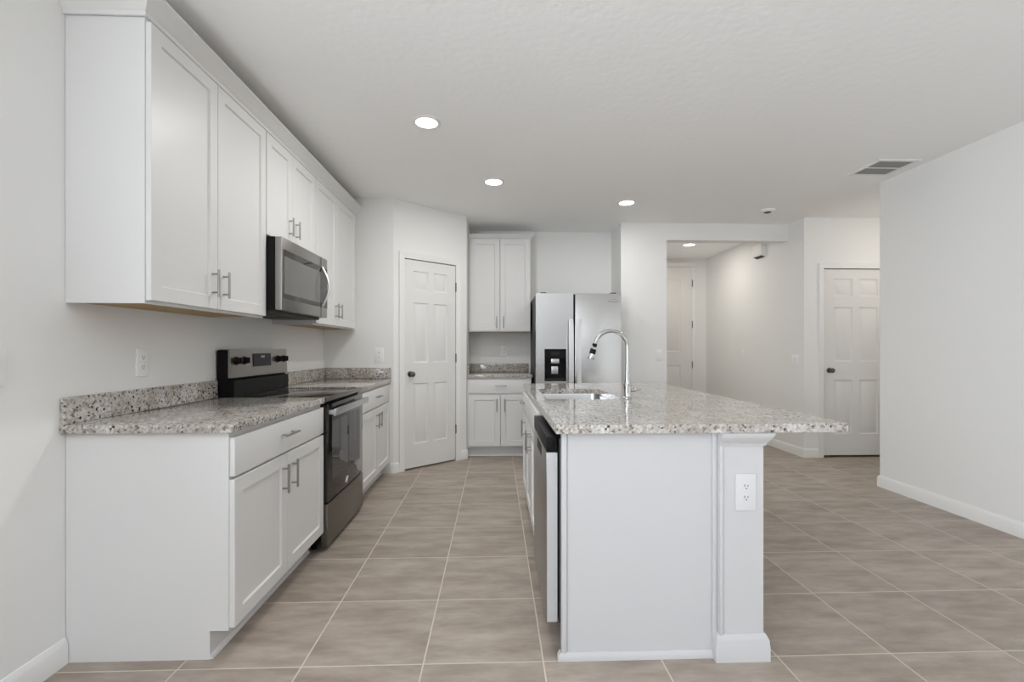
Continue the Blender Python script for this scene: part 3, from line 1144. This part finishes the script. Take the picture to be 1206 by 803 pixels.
# ------------------------------------------------------------------ microwave
wM = 0.756
t = thing('microwave', 'stainless over the range microwave hung between white wall cabinets', 'microwave', (XUF, 2.8225, 1.44), R90)
MZ = 1.44
bm = B()
box(bm, 0, wM, -0.068, UDEP - 0.004, 0.012, 0.4465, 0.002)
obj('body', bm, 'black', t)
bm = B()
box(bm, 0.02, wM - 0.02, -0.055, UDEP - 0.03, -0.004, 0.0115)
for k in range(2):
    box(bm, 0.07 + 0.36 * k, 0.32 + 0.36 * k, 0.02, 0.20, -0.008, -0.0045)
obj('underside_filter', bm, 'dark_grey', t)
# door and control side are one long front; the glass spans both
bm = B()
box(bm, 0.003, wM - 0.003, -0.108, -0.0685, 0.012, 0.4465, 0.003)
dr = obj('door', bm, 'micro_steel', t)
bm = B()
box(bm, 0.024, wM - 0.006, -0.1095, -0.1083, 0.082, 0.376)
gl = obj('door_glass', bm, 'black_glass', dr)
bm = B()
box(bm, 0.028, 0.605, -0.1105, -0.1097, 0.112, 0.335)
obj('mesh_window', bm, 'micro_glass', gl)
for z0, z1 in ((0.012, 0.0815), (0.3765, 0.4465)):
    bm = B()
    box(bm, 0.6265, 0.6285, -0.1095, -0.1081, z0, z1)
    obj('door_seam', bm, 'black', dr)
bm = B()
pts = []
for k in range(15):
    q = k / 14
    pts.append((0.640, -0.1125 - 0.048 * math.sin(PI * q), 0.088 + 0.284 * q))
tube(bm, pts, [0.0085] * 15, 12)
obj('handle', bm, 'handle_steel', dr)

# ------------------------------------------------------------------ refrigerator
FX0, FX1, FYF = 0.428, 1.342, 4.985
wF = FX1 - FX0
t = thing('refrigerator', 'stainless side by side refrigerator with black ice and water dispenser', 'refrigerator', (FX0, FYF, 0))
FT = 1.810
bm = B()
box(bm, 0.004, wF - 0.004, 0.066, 0.86, 0.03, FT - 0.012, 0.004)
for px in (0.06, wF - 0.06):
    for py in (0.12, 0.80):
        cyl(bm, (px, py, 0.0005), (px, py, 0.03), 0.02, seg=12)
obj('case', bm, 'dark_grey', t)
SP = 0.408
# left door built as four blocks around the dispenser recess
DX0, DX1, DZa, DZb = 0.090, 0.322, 0.875, 1.217
bm = B()
xs = [0.0, DX0, DX1, SP - 0.010]
zs = [0.06, DZa, DZb, FT]
ty = (0.0, 0.060)
g = {}


def gv(i, k, y):
    key = (i, k, y)
    if key not in g:
        g[key] = bm.verts.new((xs[i], y, zs[k]))
    return g[key]


for i in range(3):
    for k in range(3):
        if i == 1 and k == 1:
            continue
        for y in ty:
            bm.faces.new((gv(i, k, y), gv(i + 1, k, y), gv(i + 1, k + 1, y), gv(i, k + 1, y)))
for i in range(3):
    bm.faces.new((gv(i, 0, 0.0), gv(i + 1, 0, 0.0), gv(i + 1, 0, 0.060), gv(i, 0, 0.060)))
    bm.faces.new((gv(i, 3, 0.0), gv(i + 1, 3, 0.0), gv(i + 1, 3, 0.060), gv(i, 3, 0.060)))
    bm.faces.new((gv(0, i, 0.0), gv(0, i + 1, 0.0), gv(0, i + 1, 0.060), gv(0, i, 0.060)))
    bm.faces.new((gv(3, i, 0.0), gv(3, i + 1, 0.0), gv(3, i + 1, 0.060), gv(3, i, 0.060)))
for (i0, k0), (i1, k1) in (((1, 1), (2, 1)), ((2, 1), (2, 2)), ((2, 2), (1, 2)), ((1, 2), (1, 1))):
    bm.faces.new((gv(i0, k0, 0.0), gv(i1, k1, 0.0), gv(i1, k1, 0.060), gv(i0, k0, 0.060)))
ld = obj('freezer_door', bm, 'fridge_steel', t)
bm = B()
box(bm, SP + 0.010, wF, 0.0, 0.060, 0.06, FT, 0.005)
rd = obj('fridge_door', bm, 'fridge_steel', t)
for dpar, hx in ((ld, SP - 0.040), (rd, SP + 0.040)):
    bm = B()
    pts, z0, z1 = [], 0.45, 1.535
    prof = []
    nseg = 14
    front, backp = [], []
    for k in range(nseg + 1):
        q = k / nseg
        bow = 0.034 + 0.022 * math.sin(PI * q)
        front.append((-bow - 0.014, z0 + (z1 - z0) * q))
        backp.append((-bow, z0 + (z1 - z0) * q))
    prismx(bm, front + backp[::-1], hx - 0.024, hx + 0.024)
    es = [e for e in bm.edges if all(abs(v.co.x - hx) > 0.02 for v in e.verts) and e.verts[0].co.x == e.verts[1].co.x and abs(e.verts[0].co.z - e.verts[1].co.z) > 0.001 and min(v.co.y + 0.034 + 0.022 * math.sin(PI * (v.co.z - z0) / (z1 - z0)) for v in e.verts) < -0.010]
    bmesh.ops.bevel(bm, geom=es, offset=0.011, segments=3, profile=0.5, affect='EDGES', clamp_overlap=True)
    for z in (z0 + 0.02, z1 - 0.05):
        box(bm, hx - 0.015, hx + 0.015, -0.042, -0.0005, z, z + 0.03)
    obj('handle', bm, 'handle_steel', dpar)
bm = B()
box(bm, SP - 0.0095, SP + 0.0095, 0.045, 0.0655, 0.065, FT - 0.004)
obj('gap_shade_strip', bm, 'black', t)  # black strip added as painted shade in the gap between the doors
# dispenser
bm = B()
box(bm, DX0 + 0.0005, DX1 - 0.0005, 0.050, 0.0595, DZa + 0.0005, DZb - 0.0005)
box(bm, DX0 + 0.0005, DX0 + 0.014, -0.004, 0.0495, DZa + 0.0005, DZb - 0.0005)
box(bm, DX1 - 0.014, DX1 - 0.0005, -0.004, 0.0495, DZa + 0.0005, DZb - 0.0005)
box(bm, DX0 + 0.0145, DX1 - 0.0145, -0.004, 0.0495, DZa + 0.0005, DZa + 0.020)
box(bm, DX0 + 0.0145, DX1 - 0.0145, -0.004, 0.0495, 1.118, DZb - 0.0005)
dp = obj('dispenser', bm, 'black', ld)
xm = (DX0 + DX1) / 2 - 0.003
bm = B()
box(bm, xm - 0.040, xm + 0.045, -0.0055, -0.0043, 1.150, 1.185)
obj('control_display', bm, 'screen', dp)
bm = B()
box(bm, xm - 0.040, xm + 0.045, 0.006, 0.049, 1.062, 1.112, 0.006)
obj('ice_chute', bm, 'steel', dp)
bm = B()
box(bm, xm - 0.034, xm + 0.036, 0.040, 0.0495, 0.95, 1.030, 0.003)
obj('paddle', bm, 'steel', dp)
bm = B()
box(bm, DX0 + 0.02, DX1 - 0.02, -0.002, 0.0495, DZa + 0.0203, DZa + 0.024)
obj('drip_tray', bm, 'dark_grey', dp)
for px in (0.05, wF - 0.11):
    bm = B()
    box(bm, px, px + 0.06, 0.02, 0.10, FT + 0.0003, FT + 0.012, 0.003)
    obj('hinge_cover', bm, 'dark_grey', t)


def text(name, body, size, m, parent, loc, rot, extrude=0.0004):
    c = bpy.data.curves.new(name, 'FONT')
    c.body = body
    c.size = size
    c.extrude = extrude
    c.align_x = 'CENTER'
    c.align_y = 'CENTER'
    c.materials.append(M[m])
    o = bpy.data.objects.new(name, c)
    COL.objects.link(o)
    dg = bpy.context.evaluated_depsgraph_get()
    me = bpy.data.meshes.new_from_object(o.evaluated_get(dg))
    COL.objects.unlink(o)
    bpy.data.objects.remove(o)
    o = bpy.data.objects.new(name, me)
    COL.objects.link(o)
    o.parent = parent
    o.location = loc
    o.rotation_euler = rot
    return o


text('maker_lettering', 'Whirlpool', 0.026, 'grey_mark', rd, (0.823, -0.0008, 1.722), (PI / 2, 0, 0))
bm = B()
tube(bm, [(0.790, -0.0015, 1.742), (0.815, -0.0015, 1.750), (0.838, -0.0015, 1.751), (0.858, -0.0015, 1.745)], [0.001, 0.0018, 0.0018, 0.001], 8)
obj('maker_swoosh', bm, 'grey_mark', rd)


# ------------------------------------------------------------------ outlets and switches
def plate(name, label, loc, rotz, kind='outlet', w=0.078, h=0.130, gang=1, cat=None, pm='plastic'):
    """local: plate lies in the xz plane, faces -y"""
    t = thing(name, label, cat or ('outlet' if kind == 'outlet' else 'light switch'), loc, rotz)
    W = w + (gang - 1) * 0.046
    bm = B()
    box(bm, -W / 2, W / 2, -0.006, -0.0004, -h / 2, h / 2, 0.0025)
    obj('cover_plate', bm, pm, t)
    for gidx in range(gang):
        x = (gidx - (gang - 1) / 2) * 0.046
        if kind == 'outlet':
            for dz in (-0.022, 0.022):
                bm = B()
                pts = [(x + 0.017 * math.cos(q), dz + 0.0145 * math.sin(q)) for q in [2 * PI * k / 20 for k in range(20)]]
                a = [bm.verts.new((px, -0.0062, pz)) for px, pz in pts]
                b = [bm.verts.new((px, -0.0082, pz)) for px, pz in pts]
                for i in range(20):
                    j = (i + 1) % 20
                    bm.faces.new((a[i], a[j], b[j], b[i]))
                bm.faces.new(a)
                bm.faces.new(b)
                rc = obj('receptacle', bm, pm, t)
                bm = B()
                for sx_, hh in ((-0.0065, 0.009), (0.0065, 0.007)):
                    box(bm, x + sx_ - 0.0013, x + sx_ + 0.0013, -0.0088, -0.0083, dz + 0.0005, dz + 0.0005 + hh)
                cyl(bm, (x, -0.0083, dz - 0.0065), (x, -0.0088, dz - 0.0065), 0.0026, seg=12)
                obj('slot', bm, 'slot', rc)
        else:
            bm = B()
            box(bm, x - 0.017, x + 0.017, -0.0085, -0.0062, -0.034, 0.034, 0.001)
            prismx(bm, [(-0.0086, -0.031), (-0.0125, 0.030), (-0.0086, 0.031)], x - 0.014, x + 0.014)
            obj('rocker', bm, 'plastic', t)
    return t


plate('wall_outlet', 'white wall outlet above the near granite counter, left of the range', (XL, 2.285, 1.157), R90)
plate('light_switch', 'white switch plate cut off by the photo edge on the left wall', (XL, 1.600, 1.163), R90, 'switch', gang=2)
plate('wall_outlet', 'white wall outlet above the corner counter, left of the pantry door', (-1.14, 4.645, 1.158), 0, w=0.085, h=0.14)
plate('wall_outlet', 'white wall outlet over the short back counter', (0.106, YB, 1.19), 0)
plate('wall_outlet', 'white duplex outlet on the island corner post', (0.981, YI - 0.0242, 0.660), 0, w=0.082, h=0.145, pm='post_plastic')
plate('light_switch', 'white switch plate deep in the hall on its long wall', (XHR, 6.43, 1.142), R270, 'switch')
plate('light_switch', 'white switch plate on the hall wall near its front corner', (XHR, 5.30, 1.085), R270, 'switch', gang=2)
plate('light_switch', 'white switch plate on the wall stub beside the hall opening', (1.908, YH, 1.146), 0, 'switch')

# chime box high on the hall wall
t = thing('door_chime', 'white box fixture high on the hall wall under the header', 'door chime', (XHR, 6.00, 2.40), R270)
bm = B()
prismx(bm, [(-0.0005, 0.0), (-0.052, 0.018), (-0.060, 0.030), (-0.060, 0.150), (-0.050, 0.168), (-0.0005, 0.170)], -0.10, 0.10)
obj('cover', bm, 'plastic', t)
bm = B()
prismx(bm, [(-0.006, -0.004), (-0.050, 0.0125), (-0.050, 0.0172), (-0.006, 0.0015)], -0.085, 0.085)
obj('speaker_slot', bm, 'dark_grey', t)


# ------------------------------------------------------------------ ceiling fixtures
def can(label, x, y, r=0.073, w=CAN_W, col=CAN_COL):
    t = thing('recessed_light', label, 'ceiling light', (x, y, CEIL), group='recessed ceiling lights')
    bm = B()
    lathe(bm, (0, 0, -0.0003), (0, 0, -1), [(0, r + 0.020), (0.002, r + 0.020), (0.006, r + 0.014), (0.007, r), (0.0045, r - 0.003), (0.0, r - 0.003)], 40, True)
    obj('trim_ring', bm, 'plastic', t)
    bm = B()
    lathe(bm, (0, 0, -0.0004), (0, 0, -1), [(0, r - 0.0035), (0.004, r - 0.0035), (0.0045, r - 0.006), (0.0045, 0)], 40)
    obj('diffuser', bm, 'lens', t)
    d = bpy.data.lights.new('recessed_light_lamp', 'AREA')
    d.shape = 'DISK'
    d.size = 2 * r - 0.02
    d.energy = w
    d.color = col
    d.spread = math.radians(180)
    lo = bpy.data.objects.new('lamp', d)
    COL.objects.link(lo)
    lo.parent = t
    lo.location = (0, 0, -0.012)
    return t


can('recessed ceiling light nearest the viewer, above the aisle by the wall cabinets', -0.448, 3.067, w=13.5)
can('second recessed ceiling light down the aisle, before the back wall cabinet', -0.018, 4.142, 0.075, 9.2)
can('recessed ceiling light over the island, in front of the hall header', 1.316, 4.688, 0.075, 7.0)
can('recessed ceiling light inside the hall behind the header', 2.732, 6.56, 0.078, 7.5, WARM_COL)
# the lamp of the door recess, out of the photo's sight behind the right wall
can('recessed ceiling light in the recess behind the right wall', 4.45, 4.22, 0.075, 5.6, WARM_COL)

t = thing('smoke_detector', 'round white smoke detector on the ceiling before the hall', 'smoke detector', (2.875, 4.881, CEIL))
bm = B()
lathe(bm, (0, 0, -0.0004), (0, 0, -1), [(0, 0.072), (0.008, 0.072), (0.022, 0.066), (0.026, 0.058), (0.026, 0.0)], 36)
obj('base', bm, 'plastic', t)
bm = B()
lathe(bm, (0, 0, -0.0268), (0, 0, -1), [(0, 0.034), (0.005, 0.032), (0.007, 0.024), (0.007, 0)], 28)
obj('sensor_cap', bm, 'dark_grey', t)

# air register in the ceiling
VX0, VX1, VY0, VY1 = 2.962, 3.300, 3.535, 3.868
t = thing('air_vent', 'white ceiling air vent with dark louvres near the right wall', 'air vent', ((VX0 + VX1) / 2, (VY0 + VY1) / 2, CEIL))
hx, hy = (VX1 - VX0) / 2, (VY1 - VY0) / 2
bm = B()
fwid = 0.032
for a in ((-hx, hx, -hy, -hy + fwid), (-hx, hx, hy - fwid, hy), (-hx, -hx + fwid, -hy + fwid, hy - fwid), (hx - fwid, hx, -hy + fwid, hy - fwid)):
    box(bm, *a, -0.008, -0.0005)
box(bm, -hx + fwid, hx - fwid, -0.008, 0.008, -0.008, -0.0005)
obj('frame', bm, 'plastic', t)
bm = B()
box(bm, -hx + fwid, hx - fwid, -hy + fwid, -0.0085, -0.0015, -0.0006)
box(bm, -hx + fwid, hx - fwid, 0.0085, hy - fwid, -0.0015, -0.0006)
obj('duct_opening', bm, 'vent_dark', t)
bm = B()
for half in (-1, 1):
    y0, y1 = (-hy + fwid, -0.008) if half < 0 else (0.008, hy - fwid)
    nL = 7
    for k in range(nL):
        y = y0 + (y1 - y0) * (k + 0.5) / nL
        prismx(bm, [(y - 0.004, -0.0018), (y + 0.004, -0.0078), (y + 0.005, -0.0072), (y - 0.003, -0.0017)], -hx + fwid, hx - fwid)
obj('louvre', bm, 'grille', t)
